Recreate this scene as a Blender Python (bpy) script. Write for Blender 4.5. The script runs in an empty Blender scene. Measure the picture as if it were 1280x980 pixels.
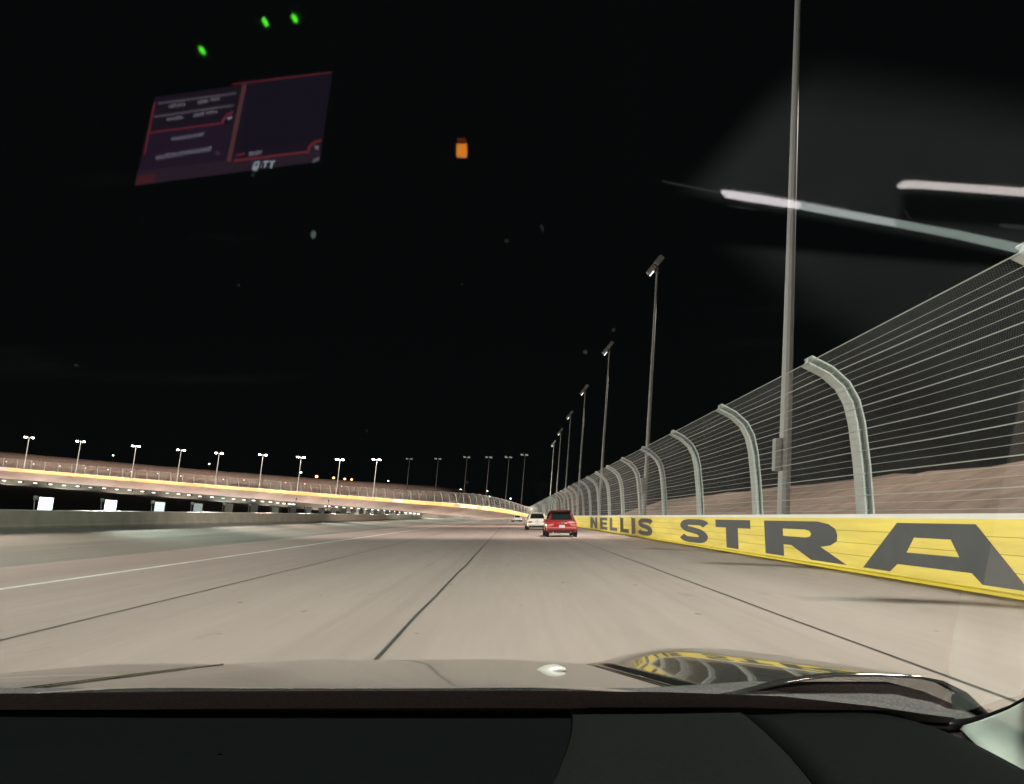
import bpy, math, random
from mathutils import Vector, Matrix
R = math.radians
random.seed(7)
scene = bpy.context.scene
COL = scene.collection

# ------------------------------------------------------------------ materials
MATS = {}
def mat(name, color, rough=0.6, metal=0.0, noise=None, spec=0.5, coat=0.0, bump=None, emit=None, es=1.0):
    """noise = (scale, amount, stretch(x,y,z)): mottling of the base colour"""
    if name in MATS: return MATS[name]
    m = bpy.data.materials.new(name); m.use_nodes = True
    nt = m.node_tree; b = nt.nodes['Principled BSDF']
    b.inputs['Base Color'].default_value = (*color, 1)
    b.inputs['Roughness'].default_value = rough
    b.inputs['Metallic'].default_value = metal
    b.inputs['Specular IOR Level'].default_value = spec
    b.inputs['Coat Weight'].default_value = coat
    b.inputs['Coat Roughness'].default_value = 0.03
    if emit:
        b.inputs['Emission Color'].default_value = (*emit, 1)
        b.inputs['Emission Strength'].default_value = es
    if noise or bump:
        tc = nt.nodes.new('ShaderNodeTexCoord')
        mp = nt.nodes.new('ShaderNodeMapping')
        nt.links.new(tc.outputs['Object'], mp.inputs['Vector'])
        if noise and len(noise) > 2: mp.inputs['Scale'].default_value = noise[2]
        n = nt.nodes.new('ShaderNodeTexNoise')
        n.inputs['Scale'].default_value = noise[0] if noise else bump[0]
        n.inputs['Detail'].default_value = 6
        n.inputs['Roughness'].default_value = 0.62
        nt.links.new(mp.outputs['Vector'], n.inputs['Vector'])
        if noise:
            cr = nt.nodes.new('ShaderNodeValToRGB')
            a = noise[1]
            cr.color_ramp.elements[0].position = 0.3
            cr.color_ramp.elements[1].position = 0.7
            cr.color_ramp.elements[0].color = (*[c * (1 - a) for c in color], 1)
            cr.color_ramp.elements[1].color = (*[min(1, c * (1 + a)) for c in color], 1)
            nt.links.new(n.outputs['Fac'], cr.inputs['Fac'])
            nt.links.new(cr.outputs['Color'], b.inputs['Base Color'])
        if bump:
            n2 = nt.nodes.new('ShaderNodeTexNoise'); n2.inputs['Scale'].default_value = bump[0]
            n2.inputs['Detail'].default_value = 8
            nt.links.new(tc.outputs['Object'], n2.inputs['Vector'])
            bp = nt.nodes.new('ShaderNodeBump'); bp.inputs['Strength'].default_value = bump[1]
            bp.inputs['Distance'].default_value = bump[2]
            nt.links.new(n2.outputs['Fac'], bp.inputs['Height'])
            nt.links.new(bp.outputs['Normal'], b.inputs['Normal'])
    MATS[name] = m
    return m

def emis(name, color, strength):
    if name in MATS: return MATS[name]
    m = bpy.data.materials.new(name); m.use_nodes = True
    nt = m.node_tree; nt.nodes.clear()
    e = nt.nodes.new('ShaderNodeEmission'); o = nt.nodes.new('ShaderNodeOutputMaterial')
    e.inputs['Color'].default_value = (*color, 1); e.inputs['Strength'].default_value = strength
    nt.links.new(e.outputs[0], o.inputs['Surface'])
    MATS[name] = m
    return m

def road_material(name, base, streak):
    """worn pavement: fine grain, broad stains, long tyre-worn streaks that run along the road"""
    m = bpy.data.materials.new(name); m.use_nodes = True
    nt = m.node_tree; b = nt.nodes['Principled BSDF']; L = nt.links.new
    b.inputs['Roughness'].default_value = 0.82
    b.inputs['Specular IOR Level'].default_value = 0.3
    tc = nt.nodes.new('ShaderNodeTexCoord')
    def noise(scale, vec, detail=5):
        mp = nt.nodes.new('ShaderNodeMapping'); mp.inputs['Scale'].default_value = vec
        L(tc.outputs['Object'], mp.inputs['Vector'])
        n = nt.nodes.new('ShaderNodeTexNoise'); n.inputs['Scale'].default_value = scale
        n.inputs['Detail'].default_value = detail
        L(mp.outputs['Vector'], n.inputs['Vector'])
        return n.outputs['Fac']
    def ramp(fac, lo, hi, p0=0.3, p1=0.7):
        r = nt.nodes.new('ShaderNodeMapRange')
        r.inputs['From Min'].default_value = p0; r.inputs['From Max'].default_value = p1
        r.inputs['To Min'].default_value = lo; r.inputs['To Max'].default_value = hi
        L(fac, r.inputs['Value']); return r.outputs['Result']
    def mul(a, c):
        x = nt.nodes.new('ShaderNodeMath'); x.operation = 'MULTIPLY'
        L(a, x.inputs[0]); L(c, x.inputs[1]); return x.outputs[0]
    f = ramp(noise(1.0, (1.1, 0.012, 1)), 1 - streak, 1 + streak)
    f = mul(f, ramp(noise(0.25, (1, 0.25, 1)), 0.9, 1.08))
    f = mul(f, ramp(noise(9.0, (1, 0.06, 1), 8), 0.965, 1.035))
    f = mul(f, ramp(noise(2.2, (1, 0.3, 1), 3), 0.86, 1.0, 0.24, 0.33))
    f = mul(f, ramp(noise(1.0, (3.2, 0.004, 1), 3), 0.945, 1.01, 0.30, 0.46))
    f = mul(f, ramp(noise(3.7, (1, 0.55, 1), 1), 1.0, 0.55, 0.775, 0.80))
    vm = nt.nodes.new('ShaderNodeVectorMath'); vm.operation = 'SCALE'
    vm.inputs[0].default_value = base
    L(f, vm.inputs['Scale']); L(vm.outputs[0], b.inputs['Base Color'])
    bp = nt.nodes.new('ShaderNodeBump'); bp.inputs['Strength'].default_value = 0.35; bp.inputs['Distance'].default_value = 0.01
    L(noise(60.0, (1, 1, 1), 4), bp.inputs['Height']); L(bp.outputs['Normal'], b.inputs['Normal'])
    MATS[name] = m
    return m

def glass_sheet(name, tint, r0, rough=0.0):
    """thin pane: clear straight through, mirror by Fresnel (Schlick, both faces of the sheet)"""
    m = bpy.data.materials.new(name); m.use_nodes = True
    nt = m.node_tree; nt.nodes.clear(); L = nt.links.new
    o = nt.nodes.new('ShaderNodeOutputMaterial')
    t = nt.nodes.new('ShaderNodeBsdfTransparent'); t.inputs['Color'].default_value = (*tint, 1)
    g = nt.nodes.new('ShaderNodeBsdfGlossy'); g.inputs['Roughness'].default_value = rough
    lw = nt.nodes.new('ShaderNodeLayerWeight'); lw.inputs['Blend'].default_value = 0.5
    p = nt.nodes.new('ShaderNodeMath'); p.operation = 'POWER'; p.inputs[1].default_value = 5
    L(lw.outputs['Facing'], p.inputs[0])
    ma = nt.nodes.new('ShaderNodeMath'); ma.operation = 'MULTIPLY_ADD'
    ma.inputs[1].default_value = 1 - r0; ma.inputs[2].default_value = r0
    L(p.outputs[0], ma.inputs[0])
    mx = nt.nodes.new('ShaderNodeMixShader')
    L(ma.outputs[0], mx.inputs['Fac']); L(t.outputs[0], mx.inputs[1]); L(g.outputs[0], mx.inputs[2])
    L(mx.outputs[0], o.inputs['Surface'])
    MATS[name] = m
    return m

# ------------------------------------------------------------------ mesh helpers
class MB:
    def __init__(s): s.v = []; s.f = []
    def quad(s, a, b, c, d):
        n = len(s.v); s.v += [tuple(a), tuple(b), tuple(c), tuple(d)]; s.f.append((n, n+1, n+2, n+3))
    def poly(s, pts):
        n = len(s.v); s.v += [tuple(p) for p in pts]; s.f.append(tuple(range(n, n+len(pts))))
    def grid(s, rows, close=False):
        n = len(s.v); w = len(rows[0])
        for r in rows: s.v += [tuple(p) for p in r]
        for i in range(len(rows)-1):
            for j in range(w if close else w-1):
                k = (j+1) % w
                s.f.append((n+i*w+j, n+i*w+k, n+(i+1)*w+k, n+(i+1)*w+j))
        return n
    def box(s, c, size, m=None):
        x, y, z = size[0]/2, size[1]/2, size[2]/2
        pts = [Vector(p) for p in ((-x,-y,-z),(x,-y,-z),(x,y,-z),(-x,y,-z),(-x,-y,z),(x,-y,z),(x,y,z),(-x,y,z))]
        if m is not None: pts = [m @ p for p in pts]
        c = Vector(c); n = len(s.v)
        s.v += [tuple(c+p) for p in pts]
        for f in ((0,3,2,1),(4,5,6,7),(0,1,5,4),(1,2,6,5),(2,3,7,6),(3,0,4,7)): s.f.append(tuple(n+i for i in f))
    def tube(s, path, r, n=6, caps=True):
        path = [Vector(p) for p in path]
        rs = r if isinstance(r, (list, tuple)) else [r]*len(path)
        rows = []
        for i, p in enumerate(path):
            t = (path[min(i+1, len(path)-1)] - path[max(i-1, 0)]).normalized()
            a = t.cross(Vector((0,0,1)))
            if a.length < 1e-3: a = t.cross(Vector((1,0,0)))
            a.normalize(); b = t.cross(a)
            rows.append([p + (a*math.cos(2*math.pi*k/n) + b*math.sin(2*math.pi*k/n))*rs[i] for k in range(n)])
        k = s.grid(rows, True)
        if caps:
            s.f.append(tuple(range(k+n-1, k-1, -1)))
            e = k + (len(rows)-1)*n
            s.f.append(tuple(range(e, e+n)))
    def sweep(s, frames, prof):
        """frames: list of (origin, xvec, yvec); prof: closed 2D polygon"""
        rows = [[o + x*p[0] + y*p[1] for p in prof] for o, x, y in frames]
        n = len(prof); k = s.grid(rows, True)
        s.f.append(tuple(range(k+n-1, k-1, -1)))
        e = k + (len(rows)-1)*n
        s.f.append(tuple(range(e, e+n)))
    def build(s, name, material, parent=None, loc=None, smooth=False, bevel=0, solid=0, subsurf=0, fixn=True):
        me = bpy.data.meshes.new(name)
        me.from_pydata(s.v, [], s.f); me.update()
        if fixn:
            import bmesh
            bm = bmesh.new(); bm.from_mesh(me)
            bmesh.ops.recalc_face_normals(bm, faces=bm.faces); bm.to_mesh(me); bm.free()
        me.materials.append(material)
        o = bpy.data.objects.new(name, me); COL.objects.link(o)
        if parent: o.parent = parent
        if loc is not None: o.location = loc
        if smooth:
            for p in me.polygons: p.use_smooth = True
        if solid:
            md = o.modifiers.new('Solidify', 'SOLIDIFY'); md.thickness = solid; md.offset = -1
        if bevel:
            md = o.modifiers.new('Bevel', 'BEVEL'); md.width = bevel; md.segments = 2; md.limit_method = 'ANGLE'
        if subsurf:
            md = o.modifiers.new('Subdivision', 'SUBSURF'); md.levels = subsurf; md.render_levels = subsurf
        return o

def tag(o, label=None, cat=None, group=None, kind=None):
    if label: o['label'] = label
    if cat: o['category'] = cat
    if group: o['group'] = group
    if kind: o['kind'] = kind
    return o
def empty(name, loc=(0,0,0), rz=0.0):
    o = bpy.data.objects.new(name, None); COL.objects.link(o)
    o.location = loc; o.rotation_euler.z = rz; o.empty_display_size = 0.3
    return o
def copy_tree(o, parent=None):
    c = o.copy(); COL.objects.link(c)
    if parent: c.parent = parent
    for ch in [x for x in o.children]: copy_tree(ch, c)
    return c
ORD = ['first','second','third','fourth','fifth','sixth','seventh','eighth','ninth','tenth','eleventh','twelfth','thirteenth','fourteenth','fifteenth','sixteenth']

# ------------------------------------------------------------------ camera and frames
F = 1000.0                       # focal length in pixels of the 1280 px wide photograph
PITCH = math.atan(155.0/F)
BETA = R(4.6)                    # cross slope of the straight; the car, and so the camera, leans with it
TB = math.tan(BETA)
H = 1.2                          # camera above the pavement
XIN = -12.0                      # inner edge of the banked pavement
XW = 7.38                        # face of the outer wall
BASE = Vector((0, 0, -XIN*TB))   # pavement under the camera
MC = Matrix(((math.cos(BETA),0,-math.sin(BETA)),(0,1,0),(math.sin(BETA),0,math.cos(BETA))))
CAM = BASE + MC @ Vector((0,0,H))

def ray(px, py):                 # direction in the car's own frame: x right, y forward, z up
    u, v = (px-640)/F, (490-py)/F
    c, s = math.cos(PITCH), math.sin(PITCH)
    return Vector((u, c - v*s, s + v*c))
def P(px, py, Y):                # point at forward distance Y, car frame with the eye as origin
    d = ray(px, py); return d*(Y/d.y)
def wray(px, py): return MC @ ray(px, py)

cam = bpy.data.cameras.new('camera'); camo = bpy.data.objects.new('camera', cam); COL.objects.link(camo)
cam.sensor_fit = 'HORIZONTAL'; cam.sensor_width = 36; cam.lens = 36*F/1280
cam.clip_start = 0.01; cam.clip_end = 9000
c, s_ = math.cos(PITCH), math.sin(PITCH)
RC = MC @ Matrix(((1,0,0),(0,-s_,-c),(0,c,-s_)))
camo.matrix_world = Matrix.Translation(CAM) @ RC.to_4x4()
scene.camera = camo

# ------------------------------------------------------------------ oval geometry
S0, RAD = 320.0, 215.0           # the straight ends at S0, then a left turn
CX, CY = XW-RAD, S0
W = XW - XIN
E0, E1 = W*TB, 4.6
def sm(a, b, x):
    t = max(0.0, min(1.0, (x-a)/(b-a))); return t*t*(3-2*t)
def elev(s): return E0 + (E1-E0)*sm(290, 465, s)
def path(s):
    """(point on the wall face line at z 0, tangent, inward normal)"""
    if s <= S0: return Vector((XW, s, 0)), Vector((0,1,0)), Vector((-1,0,0))
    a = (s-S0)/RAD
    return (Vector((CX+RAD*math.cos(a), CY+RAD*math.sin(a), 0)),
            Vector((-math.sin(a), math.cos(a), 0)), Vector((-math.cos(a), -math.sin(a), 0)))
def apw(s): return 9.2 - 7.2*sm(200, 330, s)
def surf(s, w, dz=0.0):
    p, t, n = path(s)
    if w <= W: z = elev(s)*(1-w/W)
    else: z = 0.0
    q = p + n*w; q.z = z + dz
    return q
def edge_frame(s):
    """origin at the foot of the wall, inward vector and up vector square to the banked pavement"""
    p, t, n = path(s); b = math.atan2(elev(s), W)
    o = Vector((p.x, p.y, elev(s)))
    i = n*math.cos(b) + Vector((0,0,-math.sin(b)))
    u = n*math.sin(b) + Vector((0,0,math.cos(b)))
    return o, i, u, t
SEND = S0 + RAD*2.65
def stations(a, b, step=5.0):
    n = max(1, int(round((b-a)/step))); return [a+(b-a)*k/n for k in range(n+1)]

# ------------------------------------------------------------------ setting
road = road_material('worn_concrete', (0.350, 0.286, 0.262), 0.05)
apron_m = road_material('apron_asphalt', (0.24, 0.236, 0.208), 0.16)
turf_m = mat('dark_turf', (0.022, 0.024, 0.020), 0.95, noise=(0.6, 0.5))
dirt_m = mat('desert_dirt', (0.20, 0.155, 0.125), 0.95, noise=(0.7, 0.35), bump=(1.5, 0.6, 0.3))
ground_m = mat('dark_ground', (0.03, 0.028, 0.026), 0.95, noise=(0.02, 0.4))

b = MB(); b.quad((-4000,-4000,-3.5),(4000,-4000,-3.5),(4000,6000,-3.5),(-4000,6000,-3.5))
tag(b.build('ground', ground_m), kind='structure')

ws = [W*k/12 for k in range(13)]
ss = stations(-140, S0, 20) + stations(S0, SEND, 4)[1:]
b = MB(); b.grid([[surf(s, w) for w in ws] for s in ss])
tag(b.build('track', road, smooth=True), kind='structure')
b = MB(); b.grid([[surf(s, W + apw(s)*k/4, -0.004-0.02*k) for k in range(5)] for s in ss])
tag(b.build('apron', apron_m, smooth=True), kind='structure')
b = MB()
rows = []
for s in ss:
    w0 = W + apw(s)
    k = sm(200, 330, s)
    rows.append([surf(s, w0, -0.09), surf(s, w0+1.5, -0.35-1.5*k), surf(s, w0+4, -1.2-2.0*k), surf(s, w0+14, -2.2-1.3*k), surf(s, w0+22, -3.52)])
b.grid(rows)
tag(b.build('infield_verge', turf_m, smooth=True), kind='structure')

def lateral(px, py):             # where a pixel meets the banked pavement, distance right of the camera
    d = ray(px, py); k = -H/d.z; return d.x*k, d.y*k
def strip(name, x, width, s0, s1, material, dz, wob=0.0):
    w = XW - x*math.cos(BETA)
    b = MB(); rows = []
    for s in stations(s0, s1, 2.5 if wob else 10):
        q = wob*(math.sin(s*0.83)+0.7*math.sin(s*2.1+1)+0.5*math.sin(s*0.21))
        rows.append([surf(s, w-width/2+q, dz), surf(s, w+width/2+q, dz)])
    b.grid(rows)
    return tag(b.build(name, material), kind='structure')
joint_m = mat('tarred_joint', (0.06, 0.054, 0.05), 0.7, noise=(3, 0.5))
white_m = mat('worn_white_paint', (0.72, 0.71, 0.68), 0.7, noise=(1.2, 0.25))
strip('pavement_joint', lateral(473,821)[0], 0.044, -60, 330, joint_m, 0.004, 0.012)
strip('pavement_joint', lateral(1000,778)[0], 0.038, -60, 330, joint_m, 0.004, 0.010)
strip('pavement_joint', lateral(250,740)[0], 0.042, -60, 330, joint_m, 0.004, 0.010)
strip('painted_line', lateral(200,708)[0], 0.19, -60, 420, white_m, 0.004)

# embankment of bare earth outside the wall
def emb_row(s):
    p, t, n = path(s); z0 = elev(s)
    near = 1 - sm(120, 190, s)
    far = sm(440, 520, s)*(1)
    crest = z0 + 5.35*near + 0.2 + 12.4*far
    oc = 19*near + 26*(1-near)*(1-far) + 42*far
    pr = [(0.75, z0-0.2), (3.0, z0-0.1), (oc*0.3, z0+0.12*(crest-z0)), (oc*0.55, z0+0.48*(crest-z0)), (oc*0.8, z0+0.85*(crest-z0)),
          (oc, crest), (oc+8, crest-0.2), (oc+40, max(-3.4, crest-8)), (oc+110, -3.6)]
    out = []
    for k, (o, z) in enumerate(pr):
        j = 0.0 if k < 2 else 0.10*math.sin(s*0.31+k*1.7)+0.07*math.sin(s*0.83+k*2.3)
        q = p - n*o; out.append(Vector((q.x, q.y, z+j)))
    return out
b = MB(); b.grid([emb_row(s) for s in stations(-120, SEND, 4)])
tag(b.build('embankment', dirt_m, smooth=True), kind='structure')

# ------------------------------------------------------------------ outer wall of the straight with its painted name
yellow_m = mat('yellow_wall_paint', (0.86, 0.73, 0.14), 0.5, noise=(0.9, 0.15, (1, 0.3, 4)))
cap_m = mat('white_wall_cap', (0.80, 0.86, 0.82), 0.5, noise=(0.7, 0.06))
brightyellow_m = mat('bright_yellow_stripe', (0.85, 0.72, 0.05), 0.4)
letter_m = mat('slate_letter_paint', (0.062, 0.072, 0.078), 0.5, noise=(1.2, 0.15))
black_m = mat('black_letter_paint', (0.012, 0.013, 0.013), 0.5)
seam_m = mat('wall_seam', (0.22, 0.17, 0.03), 0.7)
WH = 1.24
wall = empty('safety_wall', (XW, 60, E0))
tag(wall, 'long yellow concrete wall with white cap and huge dark capital letters at right', 'wall')
def hscale(s): return 1.0 + 0.65*sm(330, 430, s)      # the wall of the turn is taller
def wall_sweep(s0, s1, prof, step=20):
    fr = []
    for s in stations(s0, s1, step):
        o, i, u, t = edge_frame(s); fr.append((o, i, u*hscale(s)))
    b = MB(); b.sweep(fr, prof); return b
def rel(o, root):                # keep world-space mesh under a root that only translates
    o.location = -root.location; return o
S_SPLIT = 330
rel(wall_sweep(-60, S_SPLIT, [(0,-0.05),(0,WH-0.085),(-0.7,WH-0.085),(-0.7,-0.05)]).build('wall_face', yellow_m, wall), wall)
rel(wall_sweep(-60, S_SPLIT, [(0.02,WH-0.085),(0.02,WH),(-0.72,WH),(-0.72,WH-0.085)]).build('wall_cap', cap_m, wall), wall)
rel(wall_sweep(-60, S_SPLIT, [(0.05,0.004),(0.05,0.05),(0.002,0.075),(0.002,0.004)]).build('base_stripe', brightyellow_m, wall), wall)
for hh in (0.36, 0.62, 0.88):
    rel(wall_sweep(-60, S_SPLIT, [(0.0045,hh),(0.0045,hh+0.008),(0.001,hh+0.008),(0.001,hh)]).build('wall_seam', seam_m, wall), wall)

def thick(center, wv, wh):
    """outline of a stroke: polyline offset to both sides, wv/wh = half width in x / y"""
    L_, R_ = [], []
    for i, p in enumerate(center):
        a = Vector(center[max(i-1,0)]); c_ = Vector(center[min(i+1,len(center)-1)])
        t = (c_-a).normalized(); n = Vector((-t.y, t.x))
        q = Vector(p); o = Vector((n.x*wv, n.y*wh))
        L_.append(tuple(q+o)); R_.append(tuple(q-o))
    return L_ + R_[::-1]
def smooth_line(pts, n=6):
    out = []
    for i in range(len(pts)-1):
        p0, p1, p2, p3 = (Vector(pts[max(0,min(len(pts)-1,k))]) for k in (i-1,i,i+1,i+2))
        for j in range(n):
            t = j/n
            out.append(tuple(0.5*((2*p1)+(p2-p0)*t+(2*p0-5*p1+4*p2-p3)*t*t+(3*p1-p0-3*p2+p3)*t**3)))
    out.append(tuple(pts[-1])); return out
S_OUT = thick(smooth_line([(0.94,0.76),(0.80,0.86),(0.5,0.875),(0.24,0.855),(0.15,0.72),(0.26,0.59),(0.5,0.53),(0.74,0.45),(0.85,0.30),(0.76,0.155),(0.5,0.125),(0.22,0.14),(0.06,0.25)]), 0.145, 0.125)
G_OUT = thick(smooth_line([(0.94,0.74),(0.78,0.86),(0.5,0.875),(0.24,0.82),(0.15,0.5),(0.24,0.18),(0.5,0.125),(0.78,0.15),(0.86,0.3),(0.86,0.47)]), 0.145, 0.125)
GLYPH = {
 'N': [[(0,0),(.3,0),(.3,.52),(.68,0),(1,0),(1,1),(.7,1),(.7,.48),(.32,1),(0,1)]],
 'E': [[(0,0),(1,0),(1,.23),(.34,.23),(.34,.39),(.92,.39),(.92,.61),(.34,.61),(.34,.77),(1,.77),(1,1),(0,1)]],
 'L': [[(0,0),(1,0),(1,.26),(.36,.26),(.36,1),(0,1)]],
 'I': [[(0,0),(1,0),(1,1),(0,1)]],
 'S': [S_OUT], 'G': [G_OUT],
 'T': [[(0,.72),(0,1),(1,1),(1,.72),(.67,.72),(.67,0),(.33,0),(.33,.72)]],
 'R': [[(0,0),(.30,0),(.30,.33),(.42,.33),(.68,0),(1.08,0),(.80,.36),(.92,.42),(.99,.53),(1.0,.68),(.98,.83),(.91,.94),(.78,1),(0,1)],
       [(.30,.57),(.30,.78),(.62,.78),(.68,.75),(.70,.675),(.68,.60),(.62,.57)]],
 'A': [[(0,0),(.22,0),(.28,.17),(.74,.17),(.79,0),(1,0),(.78,1),(.30,1)], [(.35,.42),(.68,.42),(.64,.72),(.41,.72)]],
 'H': [[(0,0),(.3,0),(.3,.38),(.7,.38),(.7,0),(1,0),(1,1),(.7,1),(.7,.62),(.3,.62),(.3,1),(0,1)]],
}
def glyph_mesh(ch):
    cu = bpy.data.curves.new('glyph', 'CURVE'); cu.dimensions = '2D'; cu.fill_mode = 'BOTH'; cu.extrude = 0.5
    for pl in GLYPH[ch]:
        sp = cu.splines.new('POLY'); sp.points.add(len(pl)-1); sp.use_cyclic_u = True
        for p, q in zip(sp.points, pl): p.co = (q[0], q[1], 0, 1)
    o = bpy.data.objects.new('glyph', cu)
    me = bpy.data.meshes.new_from_object(o)
    bpy.data.objects.remove(o)
    return me
WORDS = [('N',74.6,69.3),('E',67,61.9),('L',60.4,56.2),('L',54.4,50.6),('I',49.4,47.9),('S',46.8,42.1),
         ('S',35.1,30.2),('T',29.0,24.8),('R',23.4,18.2),('A',16.95,11.55),('I',10.2,8.7),('G',7.6,2.8),('H',1.6,-2.9),('T',-4.0,-8.2)]
o0, i0, u0, t0 = edge_frame(0)
for k, (ch, d0, d1) in enumerate(WORDS):
    me = glyph_mesh(ch)
    for v in me.vertices:
        x, y, z = v.co
        q = o0 + Vector((0, (d0 + (d1-d0)*x)*1.016, 0)) + u0*(0.13 + 0.94*y) + i0*(0.006 + 0.003*(z*2))
        v.co = q - wall.location
    me.materials.append(black_m if k == 3 else letter_m)
    ob = bpy.data.objects.new('letter', me); COL.objects.link(ob); ob.parent = wall
    if k == 3: ob['label'] = 'blacker letter L on the gate panel of the wall'
# gate leaf edges round the darker letter, and the joint where the plain part of the wall begins
for d in (55.2, 49.9, 75.8):
    b = MB(); o, i, u, t = edge_frame(d)
    b.sweep([(o+t*0, i, u), (o+t*(0.07 if d < 70 else 0.5), i, u)], [(0.03,0.05),(0.03,WH-0.1),(0.001,WH-0.1),(0.001,0.05)])
    rel(b.build('gate_edge', seam_m, wall), wall)

# wall of the turn
twall = empty('safety_wall', (*path(520)[0].xy, elev(520)))
tag(twall, 'far orange yellow retaining wall along the top of the banked turn', 'wall')
orange_m = mat('amber_wall_paint', (0.44, 0.27, 0.095), 0.55, noise=(0.12, 0.2))
rel(wall_sweep(S_SPLIT, SEND, [(0,-0.05),(0,WH-0.085),(-0.7,WH-0.085),(-0.7,-0.05)], 4).build('wall_face', orange_m, twall), twall)
rel(wall_sweep(S_SPLIT, SEND, [(0.02,WH-0.085),(0.02,WH),(-0.72,WH),(-0.72,WH-0.085)], 4).build('wall_cap', mat('turn_wall_cap', (0.62,0.52,0.40), 0.6), twall), twall)
def s_from_px(px, rad=RAD):      # arc position of the turn seen at a photo column
    d = wray(px, 640 if px > 560 else 600+px*0.07); a, bb = d.x, d.y
    n = math.hypot(a, bb); a, bb = a/n, bb/n
    ox, oy = CAM.x-CX, CAM.y-CY
    bq = a*ox + bb*oy; cq = ox*ox+oy*oy-rad*rad
    k = -bq + math.sqrt(max(0, bq*bq-cq))
    x, y = CAM.x+a*k, CAM.y+bb*k
    return S0 + RAD*math.atan2(y-CY, x-CX), Vector((x, y, 0))
def banner(pa, pb, color, h0=0.15, h1=1.05):
    sa, sb = s_from_px(pb)[0], s_from_px(pa)[0]
    o = rel(wall_sweep(sa, sb, [(0.012,h0),(0.012,h1),(0.002,h1),(0.002,h0)], 4).build('painted_banner', mat('banner_%d' % (color[0]*1000), color, 0.6), twall), twall)
    return o
for pa, pb, colr in ((490,503,(0.35,0.36,0.42)),(567,574,(0.16,0.15,0.10)),(576,582,(0.55,0.53,0.45)),(584,595,(0.62,0.60,0.55)),(597,601,(0.2,0.18,0.1)),(603,610,(0.5,0.45,0.3)),(-8,6,(0.22,0.23,0.34))):
    banner(pa, pb, colr)
for pa in (457,460,464,467,491,494,498,501,570,579,589,592,606):
    banner(pa, pa+1.6, (0.09,0.09,0.10), 0.35, 0.85)

# ------------------------------------------------------------------ catch fences
PROF = [(-0.10,WH),(-0.09,2.3),(-0.04,3.2),(0.04,3.65),(0.20,3.98),(0.50,4.27),(0.93,4.50)]
LEN = [0.0]
for a_, b_ in zip(PROF, PROF[1:]): LEN.append(LEN[-1] + math.dist(a_, b_))
LP = LEN[-1]
def prof_at(q):
    for k in range(len(PROF)-1):
        if q <= LEN[k+1] or k == len(PROF)-2:
            t = (q-LEN[k])/(LEN[k+1]-LEN[k]); return tuple(PROF[k][j]+(PROF[k+1][j]-PROF[k][j])*t for j in (0,1))
def fs(s): return 1.0 + 0.9*sm(330, 430, s)          # and so is its fence
def fpt(s, q, off=0.0):
    o, i, u, t = edge_frame(s); a = prof_at(q); return o + i*(a[0]*fs(s)+off) + u*(WH*hscale(s)+(a[1]-WH)*fs(s))
galv_m = mat('galvanised_steel', (0.36, 0.39, 0.375), 0.55, metal=0.0, noise=(2.5, 0.12))
farpost_m = mat('weathered_dark_steel', (0.13, 0.13, 0.13), 0.7)
cable_m = mat('steel_cable', (0.40, 0.42, 0.40), 0.4, metal=0.25)
wire_m = mat('chain_link_wire', (0.19, 0.195, 0.19), 0.6)
def make_fence(name, label, s0, s1, first, step, pw, pd, cables, mesh_step, mesh_r, rough_step):
    root = empty(name, fpt((s0+s1)/2, 0))
    tag(root, label, 'fence')
    s = first; n = 0
    while s < s1 and n < 100:
        fr = []
        o, i, u, t = edge_frame(s)
        for k, a in enumerate(PROF):
            pa, pb = PROF[max(k-1,0)], PROF[min(k+1,len(PROF)-1)]
            tv = (i*(pb[0]-pa[0]) + u*(pb[1]-pa[1])).normalized()
            nv = t.cross(tv)
            fr.append((o + i*(a[0]*fs(s)) + u*(WH*hscale(s)+(a[1]-WH)*fs(s)), t, nv))
        sg = 1 if fr[0][2].dot(i) < 0 else -1     # behind the cables
        b = MB(); hw = pw/2
        f_ = pd*0.18; wb = pw*0.16
        prof = [(-hw,0),(hw,0),(hw,f_),(wb,f_),(wb,pd-f_),(hw,pd-f_),(hw,pd),(-hw,pd),(-hw,pd-f_),(-wb,pd-f_),(-wb,f_),(-hw,f_)]
        b.sweep([(o_, x, y*sg) for o_, x, y in fr], prof)
        rel(b.build('fence_post', galv_m if rough_step < 10 else farpost_m, root), root)
        s += step; n += 1
    for k in range(cables):
        q = LP*(k+0.6)/cables if k < cables-1 else LP
        r = (0.010 if (cables-1-k) % 3 == 0 else 0.0045) * (1 if rough_step < 10 else 3)
        b = MB(); sag = 0.0
        sag = 0.0 if rough_step > 10 or k == cables-1 else random.uniform(0.004, 0.03)
        ph = random.uniform(-0.012, 0.012)
        b.tube([fpt(s, q+ph-sag*(1-math.cos(2*math.pi*(s-first)/step))*0.5, 0.03) for s in stations(s0, s1, 8 if s1 > S0+40 else step/4)], r, 5)
        rel(b.build('fence_cable', cable_m, root, smooth=True), root)
    b = MB()
    qs = LEN
    for sgn in (1, -1):
        s = s0
        while s < s1 - LP:
            for k in range(len(qs)-1):
                a_, b_ = (qs[k], qs[k+1])
                pa = fpt(s + (a_ if sgn > 0 else LP-a_), a_, 0.012); pb = fpt(s + (b_ if sgn > 0 else LP-b_), b_, 0.012)
                b.tube([pa, pb], mesh_r, 3, caps=False)
            s += mesh_step
    rel(b.build('chain_link_mesh', wire_m, root, fixn=False), root)
    return root
make_fence('catch_fence', 'tall curved steel catch fence with cables on the yellow lettered wall at right', -22, S_SPLIT, 17.4-7.62*4, 7.62, 0.46, 0.2, 24, 0.062, 0.0007, 5)
make_fence('catch_fence', 'distant catch fence with dark posts above the orange wall of the far turn', S_SPLIT, SEND-40, S_SPLIT+5, 7.62, 0.34, 0.26, 7, 0.7, 0.011, 20)

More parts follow.
